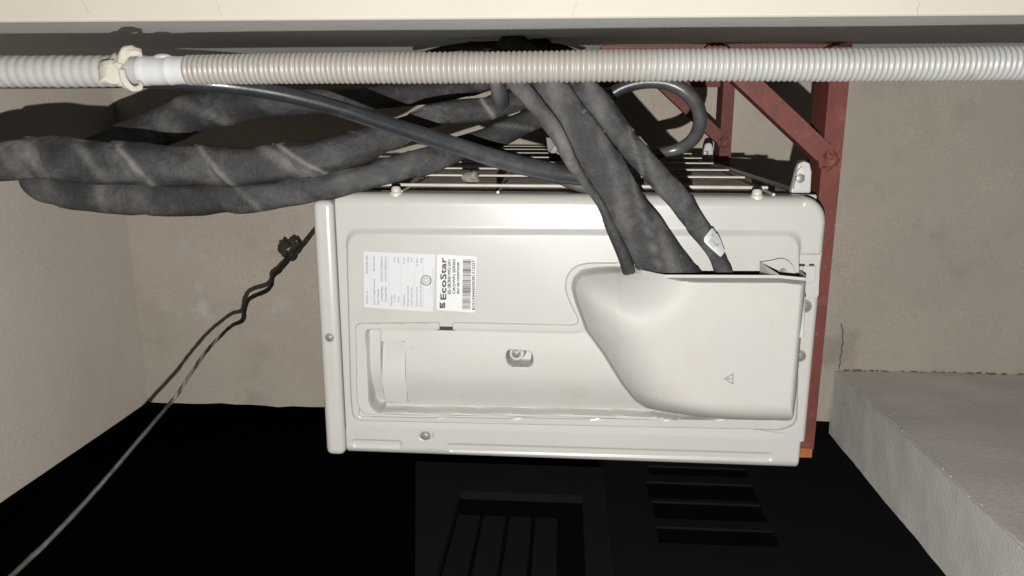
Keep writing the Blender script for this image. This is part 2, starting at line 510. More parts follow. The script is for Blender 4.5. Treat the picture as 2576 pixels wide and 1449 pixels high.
def wall_with_holes(a0, a1, d0, d1, b0, b1, hs):
    As = sorted({a0, a1} | {h[0] for h in hs} | {h[1] for h in hs})
    Ds = sorted({d0, d1} | {h[2] for h in hs} | {h[3] for h in hs})
    mb = MB()
    for i in range(len(As) - 1):
        for j in range(len(Ds) - 1):
            ca, cd = (As[i] + As[i + 1]) / 2, (Ds[j] + Ds[j + 1]) / 2
            if any(h[0] < ca < h[1] and h[2] < cd < h[3] for h in hs):
                continue
            mb.box(As[i], As[i + 1], b0, b1, Ds[j], Ds[j + 1])
    return mb
split = PB(1530, 1300, NB)[0]
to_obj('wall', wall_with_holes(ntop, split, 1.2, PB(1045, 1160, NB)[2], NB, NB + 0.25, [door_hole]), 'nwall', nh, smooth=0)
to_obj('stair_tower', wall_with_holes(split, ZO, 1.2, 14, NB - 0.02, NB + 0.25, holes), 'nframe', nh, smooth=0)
to_obj('added_night_backdrop', MB().box(-14, ZO, NB + 3.0, NB + 3.4, -4, 60).box(-14, ZO, NB + 0.3, NB + 3.0, 22, 22.4), 'nblack', nh, smooth=0)  # added dark backdrop, closes off the sky so the night stays black
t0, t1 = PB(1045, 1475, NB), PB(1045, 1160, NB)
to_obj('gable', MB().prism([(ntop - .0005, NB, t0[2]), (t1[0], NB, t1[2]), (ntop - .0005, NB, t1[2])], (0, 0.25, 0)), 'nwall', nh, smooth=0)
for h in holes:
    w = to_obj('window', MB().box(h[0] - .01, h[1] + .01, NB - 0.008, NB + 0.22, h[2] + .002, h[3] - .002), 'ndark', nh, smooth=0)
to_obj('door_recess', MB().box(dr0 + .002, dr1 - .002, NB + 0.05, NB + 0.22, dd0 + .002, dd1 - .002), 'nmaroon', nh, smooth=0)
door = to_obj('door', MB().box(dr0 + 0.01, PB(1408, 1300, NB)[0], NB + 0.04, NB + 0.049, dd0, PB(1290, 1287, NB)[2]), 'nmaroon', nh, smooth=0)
dz0, dz1 = dr0 + 0.01, PB(1408, 1300, NB)[0]
for k in range(4):
    w = (dz1 - dz0) / 4
    to_obj('board', MB().box(dz0 + w * k + 0.012, dz0 + w * (k + 1) - 0.012, NB + 0.025, NB + 0.039, dd0, PB(1290, 1287, NB)[2] - 0.01), 'nwood', door, smooth=0)

# ------------------------------------------------------------------ red steel brackets
ZN = 0.872                                       # depth of the near bracket's front face
A0, A1 = 0.2835, 0.3045
b_arm_end = P(2035, 1152, ZN)[1]
br = thing('wall_bracket', (0.29, BW, ZN - D), 'front red oxide steel bracket carrying the near end of the unit', 'bracket', 'red brackets carrying the unit')
to_obj('arm', MB().box(A0, A1, BW + 0.004, b_arm_end - 0.012, ZN - D, ZN - D + 0.052), 'red', br, smooth=0)
to_obj('arm_end', MB().box(A0 + .001, A1 - .001, b_arm_end - 0.0118, b_arm_end, ZN - D + .001, ZN - D + 0.05), 'rust', br, smooth=0)
aw0 = PB(1515, 118, BW)[0]
wl0 = P(1515, 122, ZN)[0]
wl1 = P(2140, 122, ZN)[0]
mb = MB().box(wl0, wl1, BW + 0.0008, BW + 0.0035, ZN - D + 0.034, ZN - D + 0.075)
mb.box(wl0, wl1, BW + 0.0036, BW + 0.026, ZN - D + 0.030, ZN - D + 0.0335)
to_obj('wall_leg', mb, 'red', br, smooth=0)
q0, q1 = P(2068, 386, ZN), P(1786, 112, ZN)
q0[2] = q1[2] = ZN - D + 0.014
q0[2] -= 0.012; q1[2] -= 0.0
to_obj('brace', MB().bar(q0, q1, 0.0215, 0.022, (0, 0, 1)), 'red', br, smooth=0)
mb = MB()
for (x, y, r) in ((2070, 396, .006), (2082, 404, .007), (2092, 402, .006), (2098, 392, .005), (2064, 384, .005), (2076, 372, .004), (2088, 416, .004)):
    mb.blob(P(x, y, ZN - 0.001), r, 0.4, 120, 8, (1.1, 1.3, 0.5), x * 0.1)
to_obj('weld', mb, 'red', br)
br2 = br.copy(); COL.objects.link(br2)
br2.location = br.location + Vector((0, 0.575, 0))
br2['label'] = 'rear red oxide steel bracket further back, beyond the looped cable'
for c in br.children:
    k = c.copy(); COL.objects.link(k); k.parent = br2

# ------------------------------------------------------------------ the outdoor unit
H0 = D
ac = thing('air_conditioner', (0.28, 0.24, 0.35), 'ivory air conditioner outdoor unit with a moulded valve cover, on red brackets', 'air conditioner')
aL = P(855, 800)[0]                              # seam to the lid
aR = P(2057, 800)[0]
bT = P(1400, 490)[1]
bS0, bS1 = P(871, 1080)[1], P(2018, 1111)[1]     # seam to the lower panel
bB = P(1400, 1163)[1]
lidL = P(803, 800)[0]
bLid = P(820, 503)[1]

def seam(a):
    return bS0 + (bS1 - bS0) * (a - aL) / (aR - aL)
def sstep(x):
    x = np.clip(x, 0, 1)
    return x * x * (3 - 2 * x)
def pk(pts, h=0.0):
    return np.array([P(x, y, D - h)[:2] for x, y in pts])
def sdf(A, B, poly):
    """signed distance to a polygon, positive inside"""
    d = np.full(A.shape, 1e9)
    ins = np.zeros(A.shape, bool)
    n = len(poly)
    for i in range(n):
        p, q = poly[i], poly[(i + 1) % n]
        e = q - p
        wx, wy = A - p[0], B - p[1]
        t = np.clip((wx * e[0] + wy * e[1]) / (e @ e), 0, 1)
        d = np.minimum(d, (wx - e[0] * t) ** 2 + (wy - e[1] * t) ** 2)
        c = ((p[1] > B) != (q[1] > B))
        with np.errstate(divide='ignore', invalid='ignore'):
            xi = (q[0] - p[0]) * (B - p[1]) / (q[1] - p[1] + 1e-15) + p[0]
        ins ^= c & (A < xi)
    return np.where(ins, 1, -1) * np.sqrt(d)
def rounded(poly, r, n=6):
    """polygon with its corners rounded by r (px)"""
    P_ = [np.array(p, float) for p in poly]
    out = []
    for i in range(len(P_)):
        p, c, q = P_[i - 1], P_[i], P_[(i + 1) % len(P_)]
        rr = min(r, 0.45 * np.linalg.norm(p - c), 0.45 * np.linalg.norm(q - c))
        s, e = c + nrm(p - c) * rr, c + nrm(q - c) * rr
        for k in range(n + 1):
            t = k / n
            out.append((1 - t) ** 2 * s + 2 * t * (1 - t) * c + t * t * e)
    return out
def spaced(lo, hi, step, dense=0.014, fine=0.0007):
    """positions from lo to hi, finer near both ends"""
    n1 = int(dense / fine)
    a = np.linspace(0, dense, n1, endpoint=False)
    mid = np.linspace(dense, (hi - lo) - dense, int(((hi - lo) - 2 * dense) / step))
    return lo + np.concatenate([a, mid, (hi - lo) - a[::-1]])

# --- side panel: one pressed sheet, its top edge rolled back
RC = 0.026                                       # outline corner radius
RTOP, RSD = 0.013, 0.006
cols = spaced(aL, aR, 0.0015)
tt = spaced(0, 1, 0.0015 / 0.255, dense=0.06, fine=0.0032)
def btop(a):
    x = np.clip(a - (aR - RC), 0, RC)
    return bT + RC - np.sqrt(np.maximum(RC * RC - x * x, 0))
A = np.repeat(cols[:, None], len(tt), 1)
Bt = btop(A)
B = Bt + (seam(A) - Bt) * tt[None, :]
edge_top = B - bT
edge_r = aR - A
dc = RC - np.hypot(np.maximum(A - (aR - RC), 0), np.maximum((bT + RC) - B, 0))
inc = (A > aR - RC) & (B < bT + RC)
def roll(s, R):
    s = np.clip(s, 0, R)
    return R - np.sqrt(np.maximum(R * R - (R - s) ** 2, 0))
sT = np.where(inc, dc, edge_top)
sR = np.where(inc, dc, edge_r)
Hh = -np.where(inc, roll(dc, RSD * 1.2), np.maximum(roll(edge_top, RTOP), roll(edge_r, RSD)))
Hh -= np.where(A - aL < 0.004, roll(A - aL, 0.002), 0)
raised = pk(rounded([(873, 581), (2011, 586), (2003, 1062), (1965, 1080), (1400, 1068), (890, 1057), (884, 1000)], 38))
sd = sdf(A, B, raised)
soft = 0.0030 + 0.006 * np.exp(-((B - P(1400, 583)[1]) / 0.012) ** 2)
Hh += 0.0042 * sstep(sd / soft + 0.5)
# slight oil-canning of the sheet
nz = np.array([[noise.noise(Vector((a * 9, b * 11, 1.0))) for b in B[i, ::6]] for i, a in enumerate(cols)])
nzf = np.repeat(nz, 6, axis=1)[:, :B.shape[1]]
k9 = np.ones(13) / 13
nzf = np.apply_along_axis(lambda v: np.convolve(np.pad(v, 6, 'edge'), k9, 'valid'), 1, nzf)
Hh += 0.0007 * nzf * sstep(sd / 0.02)
cut = sdf(A, B, pk([(908, 821), (1462, 829), (1500, 770), (1985, 770), (1985, 1049), (1640, 1049), (908, 1043)]))
Hh -= 0.030 * sstep(cut / 0.002 + 0.5)
G = np.stack([A, B, -Hh], axis=-1)
mb = MB().grid(G)
# return flanges
def flange(line, depth):
    return np.stack([line, np.stack([line[:, 0], line[:, 1], line[:, 2] * 0 + depth], 1)], 1)
mb.grid(flange(G[:, 0], 0.034), True)
mb.grid(flange(G[-1, :], 0.034), True)
mb.grid(flange(G[:, -1], 0.006))
to_obj('side_panel', mb, 'paint', ac, smooth=50)

# --- lower panel (front casing edge)
tt2 = spaced(0, 1, 0.03, dense=0.25, fine=0.012)
cols2 = spaced(aL - 0.001, aR - 0.004, 0.0015)
A = np.repeat(cols2[:, None], len(tt2), 1)
S2 = seam(A) + 0.0008
bbot = bB + (A - (aL + aR) / 2) * 0.003
B = S2 + (bbot - S2) * tt2[None, :]
Hh = -0.0018 - roll(bbot - B, 0.012) - roll(np.maximum(cols2[-1] - A, 0), 0.004) - np.where(A - cols2[0] < .004, roll(A - cols2[0], 0.002), 0)
for (poly, r, dep) in (([(884, 1108), (1008, 1112), (1008, 1128), (886, 1125)], 8, .0022), ([(1126, 1119), (1944, 1143), (1944, 1161), (1128, 1138)], 8, .0022)):
    Hh -= dep * sstep(sdf(A, B, pk(rounded(poly, r))) / 0.003 + 0.5)
nsd = sdf(A, B, pk(rounded([(1052, 1070), (1090, 1070), (1088, 1108), (1054, 1108)], 14)))
Hh -= 0.0026 * sstep(nsd / 0.0016 + 0.5)
G = np.stack([A, B, -Hh], axis=-1)
mb = MB().grid(G)
mb.grid(flange(G[:, 0], 0.004), True)
mb.grid(flange(G[:, -1], 0.45))
mb.grid(flange(G[-1, :], 0.05), True)
mb.grid(flange(G[0, :], 0.05))
to_obj('front_casing', mb, 'paint', ac, smooth=50)

# --- lid (photo: the strip along the left end)
lid = to_obj('lid', MB().box(lidL, aL - 0.0012, bLid, P(845, 1143)[1], -0.0045, 0.725), 'paint', ac)
bevel(lid, 0.0075, 5)
core = to_obj('inner_casing', MB().box(aL + 0.004, aR - 0.022, bT + 0.016, bB - 0.02, 0.034, 0.72), 'black', ac, smooth=0)
bp = to_obj('base_pan', MB().box(aR - 0.020, aR - 0.001, bT + 0.0008, bB - 0.02, 0.0345, 0.73), 'paint', ac, smooth=0)
bevel(bp, 0.002, 2)

# --- condenser coil: fins stand square to the picture, hundreds of them in one part
mb = MB()
d = 0.036
cb = bT + 0.0004
while d < 0.715:
    mb.add([(aL + .004, cb + .0030, d), (aR - .024, cb + .0030, d), (aR - .024, cb, d + .0006), (aL + .004, cb, d + .0006),
            (aL + .004, cb + .0030, d + .0034), (aR - .024, cb + .0030, d + .0034)], [(0, 1, 2, 3), (3, 2, 5, 4)])
    d += 0.0035
fin = to_obj('coil_fins', mb, 'fin', ac, smooth=0)
fin['kind'] = 'stuff'

# --- rear guard wires
gb = bT - 0.0045
gx0, gx1 = P(930, 467)[0], aR - 0.050
for k, y in enumerate((468, 443.5, 426, 409.5, 397, 386, 377, 369.5)):      # each further wire is set farther out so the torch reaches it
    bk = gb - 0.0022 * k
    dd_ = PB(1400, y, bk)[2]
    to_obj('guard_wire', MB().rod((gx0 + 0.006 * k, bk, dd_), (gx1, bk, dd_), 0.0019, 8), 'wire', ac)
for xa in (P(1003, 467)[0], P(1250, 467)[0], P(1600, 467)[0], gx1 - 0.004):
    to_obj('guard_wire', MB().rod((xa, gb + 0.0036, 0.012), (xa, gb - 0.0100, 0.66), 0.0016, 8), 'wire', ac)
def lathe(mb, c, axis, prof, n=20):
    """prof: (distance along axis, radius) rows"""
    c, axis = np.array(c, float), nrm(axis)
    x = nrm(np.cross(axis, (0.31, 0.52, 0.79)))
    y = np.cross(axis, x)
    G = np.array([[c + axis * h + (x * math.cos(2 * math.pi * k / n) + y * math.sin(2 * math.pi * k / n)) * max(r, 1e-5) for k in range(n + 1)] for h, r in prof])
    return mb.grid(G)
for (x, y) in ((991, 485), (1911, 485)):
    p = P(x, y)
    c = (p[0], bT + 0.004, 0.011)
    to_obj('guard_foot', lathe(MB(), c, (0, -1, 0), [(0, .0075), (.003, .0075), (.0045, .0068), (.0048, .0055), (.009, .0052), (.0108, .0035), (.0112, 0)]), 'wire', ac)

# --- mounting feet, white, bolted to the brackets
def foot(dz, s=1.0):
    mb = MB()
    z = ZN + dz - 0.012
    ps = [P(x, y, ZN - 0.012) for x, y in ((1990, 486), (2003, 432), (2010, 411), (2024, 405), (2038, 410), (2043, 432), (2040, 486))]
    ps = [np.array([p[0], p[1], z - D]) for p in ps]
    mb.prism(ps, (0, 0, 0.010))
    f = to_obj('foot', mb, 'white', ac, smooth=0)
    bevel(f, 0.002, 2)
    c = [P(x, y, ZN - 0.012) for x, y in ((1994, 475), (2003, 430), (2014, 418), (2020, 425), (2006, 478))]
    mb = MB().prism([np.array([p[0], p[1], z - D - 0.004]) for p in c], (0, 0, 0.0035))
    to_obj('gusset', mb, 'wire', f, smooth=0)
    pb = P(2009, 448, ZN - 0.012)
    to_obj('bolt', lathe(MB(), (pb[0], pb[1], z - D - 0.004), (0, 0, -1), [(0, .005), (.003, .005), (.0035, .004), (.0036, 0)], 6), 'steel', f)
foot(0.0)
foot(0.575)

# --- moulded valve cover
HB = 0.064                                        # how far it stands out
HLIP = 0.051
out_poly = pk(rounded([(893, 813), (1094, 810), (1440, 817), (1454, 812), (1452, 800), (1428, 752), (1420, 722), (1426, 690), (1448, 668), (1480, 661),
                       (1560, 661), (1575, 600), (1995, 600), (2000, 1052), (1960, 1066), (1400, 1050), (912, 1043), (897, 1015)], 16), 0.006)
in_poly = pk(rounded([(921, 829), (1100, 828), (1440, 837), (1466, 832), (1466, 812), (1444, 756), (1433, 722), (1440, 692), (1462, 674), (1500, 670), (1566, 672), (1580, 600),
                      (2030, 600), (2030, 1100), (1640, 1045), (1400, 1040), (944, 1034), (932, 1018)], 14), 0.006)
acols = spaced(P(884, 800)[0], P(2020, 880, D - 0.055)[0] + 0.0055, 0.0009, dense=0.012, fine=0.0008)
lip_x = np.array([P(x, y, D - h)[0] for x, y, h in ((1565, 664, .008), (1610, 678, .028), (1655, 691, HLIP), (1960, 692, HLIP), (2040, 700, HLIP))])
lip_b = np.array([P(x, y, D - h)[1] for x, y, h in ((1565, 664, .008), (1610, 678, .028), (1655, 691, HLIP), (1960, 692, HLIP), (2040, 700, HLIP))])
lip_h = np.array([.008, .030, HLIP, HLIP, HLIP])
def toprow(a):
    r = np.interp(a, lip_x, lip_b)
    t = sstep((a - (lip_x[0] - 0.010)) / 0.010)
    return np.where(a < lip_x[0], P(1400, 650)[1] * (1 - t) + r * t, r)
bot = P(1400, 1086)[1]
tt3 = spaced(0, 1, 0.0009 / 0.19, dense=0.05, fine=0.0038)
A = np.repeat(acols[:, None], len(tt3), 1)
T0 = toprow(A)
B = T0 + (bot - T0) * tt3[None, :]
so, si = sdf(A, B, out_poly), sdf(A, B, in_poly)
base = 0.0020 + 0.0050 * sstep(so / 0.0026 + 0.5)          # flange
# trough body: gently domed, falling away towards its outer side
b0, b1 = P(1200, 829)[1], P(1200, 1042)[1]
tv = np.clip((B - b0) / (b1 - b0), 0, 1)
body = 0.0035 + 0.0075 * np.sin(np.pi * np.clip(tv * 0.95 + 0.12, 0, 1)) - 0.0135 * sstep((tv - 0.45) / 0.70)
# groove at the handle end
gsd = sdf(A, B, pk(rounded([(918, 829), (957, 829), (962, 1034), (930, 1034)], 8), 0.004))
body = body - 0.0110 * sstep(gsd / 0.003 + 0.5)
psd = sdf(A, B, pk(rounded([(958, 860), (1018, 860), (1022, 1019), (963, 1019)], 2), 0.008))
pv = np.clip((B - P(990, 860, D - .008)[1]) / (P(990, 1019, D - .008)[1] - P(990, 860, D - .008)[1]), 0, 1)
body = body - (0.0125 * (1 - pv) ** 1.2 + 0.0012) * sstep(psd / 0.0014 + 0.5) + 0.0065 * sstep(psd / 0.0014 + 0.5) * pv
# bulge
rampL = [(1600, 660), (1500, 668), (1460, 676), (1440, 694), (1434, 722), (1444, 760), (1470, 830), (1512, 885), (1560, 962), (1596, 1012), (1640, 1050), (1700, 1085)]
rp = pk(rampL + [(2400, 1085), (2400, 660)], 0.006)
nL = len(rampL)
def dist_line(A, B, pl):
    d = np.full(A.shape, 1e9)
    for p, q in zip(pl[:-1], pl[1:]):
        e = q - p
        t = np.clip(((A - p[0]) * e[0] + (B - p[1]) * e[1]) / (e @ e), 0, 1)
        d = np.minimum(d, np.hypot(A - p[0] - e[0] * t, B - p[1] - e[1] * t))
    return d
sl = np.where(sdf(A, B, rp) > 0, 1, -1) * dist_line(A, B, rp[:nL])
bplat = P(1800, 1062, D - 0.040)[1] + 0.004
aplat = P(2020, 880, D - 0.055)[0] + 0.004
def q(s, r):
    x = np.clip(s / r, 0, 1)
    return np.sqrt(1 - (1 - x) ** 2)
ramp = sstep(sl / 0.055) * 0.22 + 0.78 * q(sl - 0.0005, 0.054)
def gblur(M, sg):
    k = np.exp(-0.5 * (np.arange(-3 * sg, 3 * sg + 1) / sg) ** 2)
    k /= k.sum()
    f = lambda v: np.convolve(np.pad(v, 3 * sg, 'edge'), k, 'valid')
    return np.apply_along_axis(f, 1, np.apply_along_axis(f, 0, M))
ramp = gblur(ramp, 9) * sstep(sl / 0.006)
rollB = q(bplat - B, 0.036)
# right-hand corners rounded in plan
cr = 0.020
cx, cy = aplat - cr, bplat - cr
sRt = aplat - A
inC = (A > cx) & (B > cy)
scorn = np.where(inC, cr - np.hypot(A - cx, B - cy), 1.0)
rollR = q(np.minimum(sRt, scorn), 0.016)
bulge = HB * ramp * np.minimum(rollB, rollR)
lip = np.interp(A, lip_x, lip_h)
sTop = B - T0
lipcap = np.where(A < lip_x[0] - 0.012, 1.0, lip + (HB + 0.01 - lip) * q(sTop - 0.0035, 0.010))
full = np.minimum(body + bulge * (1 - body / HB), np.where(A < lip_x[0] - .012, 1.0, lipcap))
# rim of the left lobe: the bulge starts at the flange there
H = base + (full - base) * sstep(si / 0.0036 + 0.5)
# screw pocket
osd = sdf(A, B, pk(rounded([(1273, 880), (1339, 886), (1339, 922), (1277, 920)], 21), 0.010))
H = H - 0.020 * sstep(osd / 0.003 + 0.4)
ps = P(1300, 889, D - 0.004)
rr_ = np.hypot(A - ps[0], B - ps[1])
H = H + 0.013 * sstep((0.0105 - rr_) / 0.0025) * sstep(osd / 0.003 + 0.4)
# notch of the snap tab in the flange
nsd = sdf(A, B, pk([(1103, 800), (1140, 800), (1138, 830), (1107, 829)], 0.006))
H = np.where(si < 0.0015, H - 0.0030 * sstep(nsd / 0.001 + 0.5), H)
# right of the bulge the flange is cut away
H = np.where(A > aplat, np.minimum(H, 0.004), H)
G = np.stack([A, B, -H], axis=-1)
mb = MB().grid(G)
# wall thickness along the open edge
i0 = int(np.searchsorted(acols, lip_x[0]))
e0 = G[i0:, 0]
e1 = e0 + np.array([0, 0.0006, 0.0026])
e2 = e1 + np.array([0, 0.060, -0.012])
mb.grid(np.stack([e0, e1, e2], 1), True)
cover = to_obj('valve_cover', mb, 'plastic', ac, smooth=45)
mb = MB().box(P(1585, 700)[0], P(1925, 700)[0], P(1700, 679)[1], P(1700, 800)[1], -0.0062, -0.0050)
to_obj('slit_shade_plate', mb, 'black', cover, smooth=0)  # black plate that paints the shade inside the cover's opening
pc = P(1122, 826, D - 0.006)
to_obj('snap_slot', MB().box(pc[0] - .0105, pc[0] + .0105, pc[1] - .0018, pc[1] + .0022, -0.0066, -0.0050), 'black', cover, smooth=0)

# torn corner: a steel tab on the panel and the bent flap of the cover
tb = [(1914, 660), (1944, 655), (1958, 651), (1972, 651), (1984, 657), (1994, 668), (2003, 690), (2010, 708), (2012, 724), (1996, 716), (1975, 702), (1946, 688)]
mb = MB().prism([P(x, y, D - 0.013) for x, y in tb], (0, 0, 0.002))
tabo = to_obj('mounting_tab', mb, 'paint', ac, smooth=0)
ph_ = P(1969, 684, D - 0.013)
to_obj('screw_hole', lathe(MB(), (ph_[0], ph_[1], ph_[2] - .0004), (0, 0, -1), [(0, .0042), (.0006, .0040), (.0005, .0018), (.0003, 0)], 14), 'steel', tabo)
mb = MB()
mb.prism([P(x, y, D - h) for x, y, h in ((1912, 659, .014), (1960, 690, .050), (1946, 700, .050), (1912, 690, .016))], (0, 0.0004, 0.0016))
to_obj('torn_flap', mb, 'plastic', cover, smooth=0)
mb = MB().prism([P(x, y, D - 0.020) for x, y in ((2000, 690), (2012, 704), (2022, 716), (2028, 748), (2016, 742), (2004, 720))], (0, 0, 0.002))
to_obj('torn_gap_shade', mb, 'black', cover, smooth=0)  # black sheet standing in for the shade in the gap

# right-hand strip: backing plate, latch recess, screws
mb = MB().prism([P(x, y, D - 0.0022) for x, y in ((2013, 640), (2067, 640), (2062, 668), (2060, 742), (2054, 750), (2013, 752))], (0, 0, 0.002))
pl = to_obj('latch_plate', mb, 'paint', ac, smooth=0)
bevel(pl, 0.0006, 2)
mb = MB()
for x0, y0, x1, y1 in ((2010, 664, 2024, 670), (2036, 664, 2048, 668)):
    p, q_ = P(x0, y0, D - .0046), P(x1, y1, D - .0046)
    mb.box(p[0], q_[0], p[1], q_[1], -0.0050, -0.0042)
to_obj('latch_slot', mb, 'black', pl, smooth=0)
p, q_ = P(2022, 669, D - .005), P(2050, 712, D - .005)
lt = to_obj('latch', MB().box(p[0], q_[0], p[1], q_[1], -0.0052, -0.0024), 'plastic', pl, smooth=0)
bevel(lt, 0.001, 2)
def screw(x, y, h, r, parent, name='screw', mt='steel'):
    p = P(x, y, D - h)
    mb = lathe(MB(), p, (0, 0, -1), [(-.002, r * 1.45), (.0002, r * 1.45), (.0004, r * 1.0), (.0016, r * .98), (.0022, r * .8), (.0023, r * .45), (.0012, r * .38), (.0012, 0)], 20)
    return to_obj(name, mb, mt, parent)
screw(2025, 771, 0.0030, 0.0050, ac)
screw(2013, 896, 0.0030, 0.0044, ac)
screw(829, 849, 0.0046, 0.0036, lid)
screw(1070, 1097, -0.0030, 0.0042, ac)
screw(1299, 889, 0.0045, 0.0038, cover)
# panel seam on the right
p, q_ = P(2010, 637, D - .0005), P(2072, 637, D - .0005)
to_obj('seam', MB().box(p[0], q_[0] - .0015, p[1] - .0006, p[1] + .0006, -0.0006, 0.0012), 'fin', ac, smooth=0)

# ------------------------------------------------------------------ labels with their print
def text_mesh(txt):
    cu = bpy.data.curves.new('t', 'FONT')
    cu.body = txt
    cu.resolution_u = 3
    ob = bpy.data.objects.new('t', cu)
    COL.objects.link(ob)
    dg = bpy.context.evaluated_depsgraph_get()
    me = bpy.data.meshes.new_from_object(ob.evaluated_get(dg))
    vs = np.array([v.co[:] for v in me.vertices])
    fs = [tuple(p.vertices) for p in me.polygons]
    bpy.data.objects.remove(ob); bpy.data.curves.remove(cu); bpy.data.meshes.remove(me)
    return vs, fs
def put_text(mb, txt, xt, xb, ys, ye, conv, h, cap=0.70, bold=0.0):
    """text read bottom to top; xt/xb: picture x of cap line and base line, ys/ye: where it starts and ends"""
    vs, fs = text_mesh(txt)
    x0, x1 = vs[:, 0].min(), vs[:, 0].max()
    def place(off):
        out = []
        for v in vs:
            u, w = (v[0] - x0) / (x1 - x0), v[1] / cap
            px, py = conv(xb + (xt - xb) * w + off[0], ys + (ye - ys) * u + off[1])
            out.append(P(px, py, D - h))
        return out
    mb.add(place((0, 0)), fs)
    if bold:
        mb.add([p + np.array([0, 0, .00002]) for p in place((bold, 0))], fs)
        mb.add([p + np.array([0, 0, .00004]) for p in place((0, bold))], fs)
def quad_label(name, quad, h, mt, rad, thick=0.0004):
    mb = MB().prism([P(x, y, D - h) for x, y in rounded(quad, rad, 5)], (0, 0, thick))
    return to_obj(name, mb, mt, ac, smooth=0)
HL = 0.0050
spec = quad_label('rating_label', [(914.7, 632.3), (1095, 639.5), (1089, 785), (916, 773)], HL, 'specpaper', 0.5)
spec['label'] = 'plain white rating label with small grey print'
c1 = lambda x, y: ((1350 + x / 5.7966) * .67083, (930 + y / 5.7966) * .67083)
mb = MB()
for (t, x0, x1, ys, ye) in (
    ('OUTDOOR UNIT', 127, 175, 560, 155), ('OPTION: 12', 135, 172, 1215, 935), ('220-240V~50Hz', 282, 320, 505, 165),
    ('Rated Voltage/Frequency', 288, 322, 1235, 665), ('Rated Capacity', 372, 408, 1238, 890),
    ('Cooling(W/Btu)', 452, 490, 1165, 830), ('5275W/18000Btu/h', 450, 488, 722, 172), ('Heating(W/Btu)', 538, 575, 1165, 830), ('5275W/18000Btu/h', 536, 574, 730, 180),
    ('Max Input', 662, 698, 1245, 1028), ('Current', 732, 764, 1170, 1005), ('9.5A', 732, 764, 310, 190), ('Power', 815, 848, 1180, 1045), ('2180W', 815, 848, 350, 190),
    ('Refrigerant', 935, 968, 1262, 1010), ('R410A', 935, 968, 345, 200), ('Refrigerant Quantity', 1020, 1054, 1270, 815), ('1.25kg', 1025, 1058, 330, 200),
    ('Water Proof Class', 1102, 1136, 1268, 860), ('IPX4', 1105, 1138, 305, 205), ('Outdoor Unit Noise', 1215, 1250, 1272, 845), ('52 dB(A)', 1220, 1254, 400, 222),
    ('Outdoor Unit Net Weight', 1300, 1336, 1275, 720), ('37kg', 1312, 1346, 330, 222)):
    put_text(mb, t, x0, x1, ys, ye, c1, HL + 0.0001, bold=3)
for x in (235, 622, 890, 1180, 1380):
    p = [c1(x, 1290), c1(x, 110), c1(x + 3, 110), c1(x + 3, 1290)]
    mb.add([P(u, v, D - HL - .0001) for u, v in p], [(0, 1, 2, 3)])
cc = P(*c1(1438, 705), D - HL - .0001)
for r in (0.0062, 0.0030):
    ang = np.linspace(0, 2 * math.pi, 25)
    mb.grid(np.array([[cc + np.array([math.cos(t) * rr, math.sin(t) * rr, 0]) for t in ang] for rr in (r * .72, r)]))
for (x, y0, y1) in ((1528, 940, 590), (1570, 1020, 440)):
    p = [c1(x, y0), c1(x, y1), c1(x + 5, y1), c1(x + 5, y0)]
    mb.add([P(u, v, D - HL - .0001) for u, v in p], [(0, 1, 2, 3)])
to_obj('lettering', mb, 'greyink', spec, smooth=0)
brand = quad_label('brand_label', [(1099.5, 639.5), (1199, 645), (1194.5, 786.5), (1098, 780)], HL, 'label', 6)
brand['label'] = 'round cornered white label with bold black lettering and a barcode'
c2 = lambda x, y: ((1620 + x / 6.037) * .67083, (940 + y / 6.037) * .67083)
mb = MB()
put_text(mb, 'EcoStar', 185, 312, 1098, 155, c2, HL + .0001, bold=14)
put_text(mb, 'ES-18CR01WO SX+', 352, 420, 975, 190, c2, HL + .0001, bold=7)
put_text(mb, 'CROWN SERIES', 466, 524, 975, 192, c2, HL + .0001, bold=6)
put_text(mb, 'SPLIT AIR CONDITIONER', 566, 614, 975, 255, c2, HL + .0001, bold=6)
put_text(mb, 'B101A046E500381312227', 905, 965, 1335, 215, c2, HL + .0001, bold=5)
def quadp(x0, y0, x1, y1):
    mb.add([P(*c2(x, y), D - HL - .0001) for x, y in ((x0, y0), (x1, y0), (x1, y1), (x0, y1))], [(0, 1, 2, 3)])
for (x0, x1, y0, y1, sk) in ((172, 206, 1305, 1165, 0), (214, 250, 1305, 1185, 0), (258, 298, 1300, 1160, 0)):
    mb.add([P(*c2(x, y), D - HL - .0001) for x, y in ((x0, y0), (x1, y0), (x1, y1 + 20), (x0, y1))], [(0, 1, 2, 3)])
quadp(206, 1305, 214, 1262)
quadp(250, 1215, 258, 1190)
y = 198.0
rb = random.Random(3)
while y < 1325:
    w = rb.choice((5, 5, 9, 9, 14, 22))
    quadp(700 - (y - 198) * .016, y, 888 - (y - 198) * .016, y + w)
    y += w + rb.choice((5, 6, 9, 14))
to_obj('lettering', mb, 'ink', brand, smooth=0)
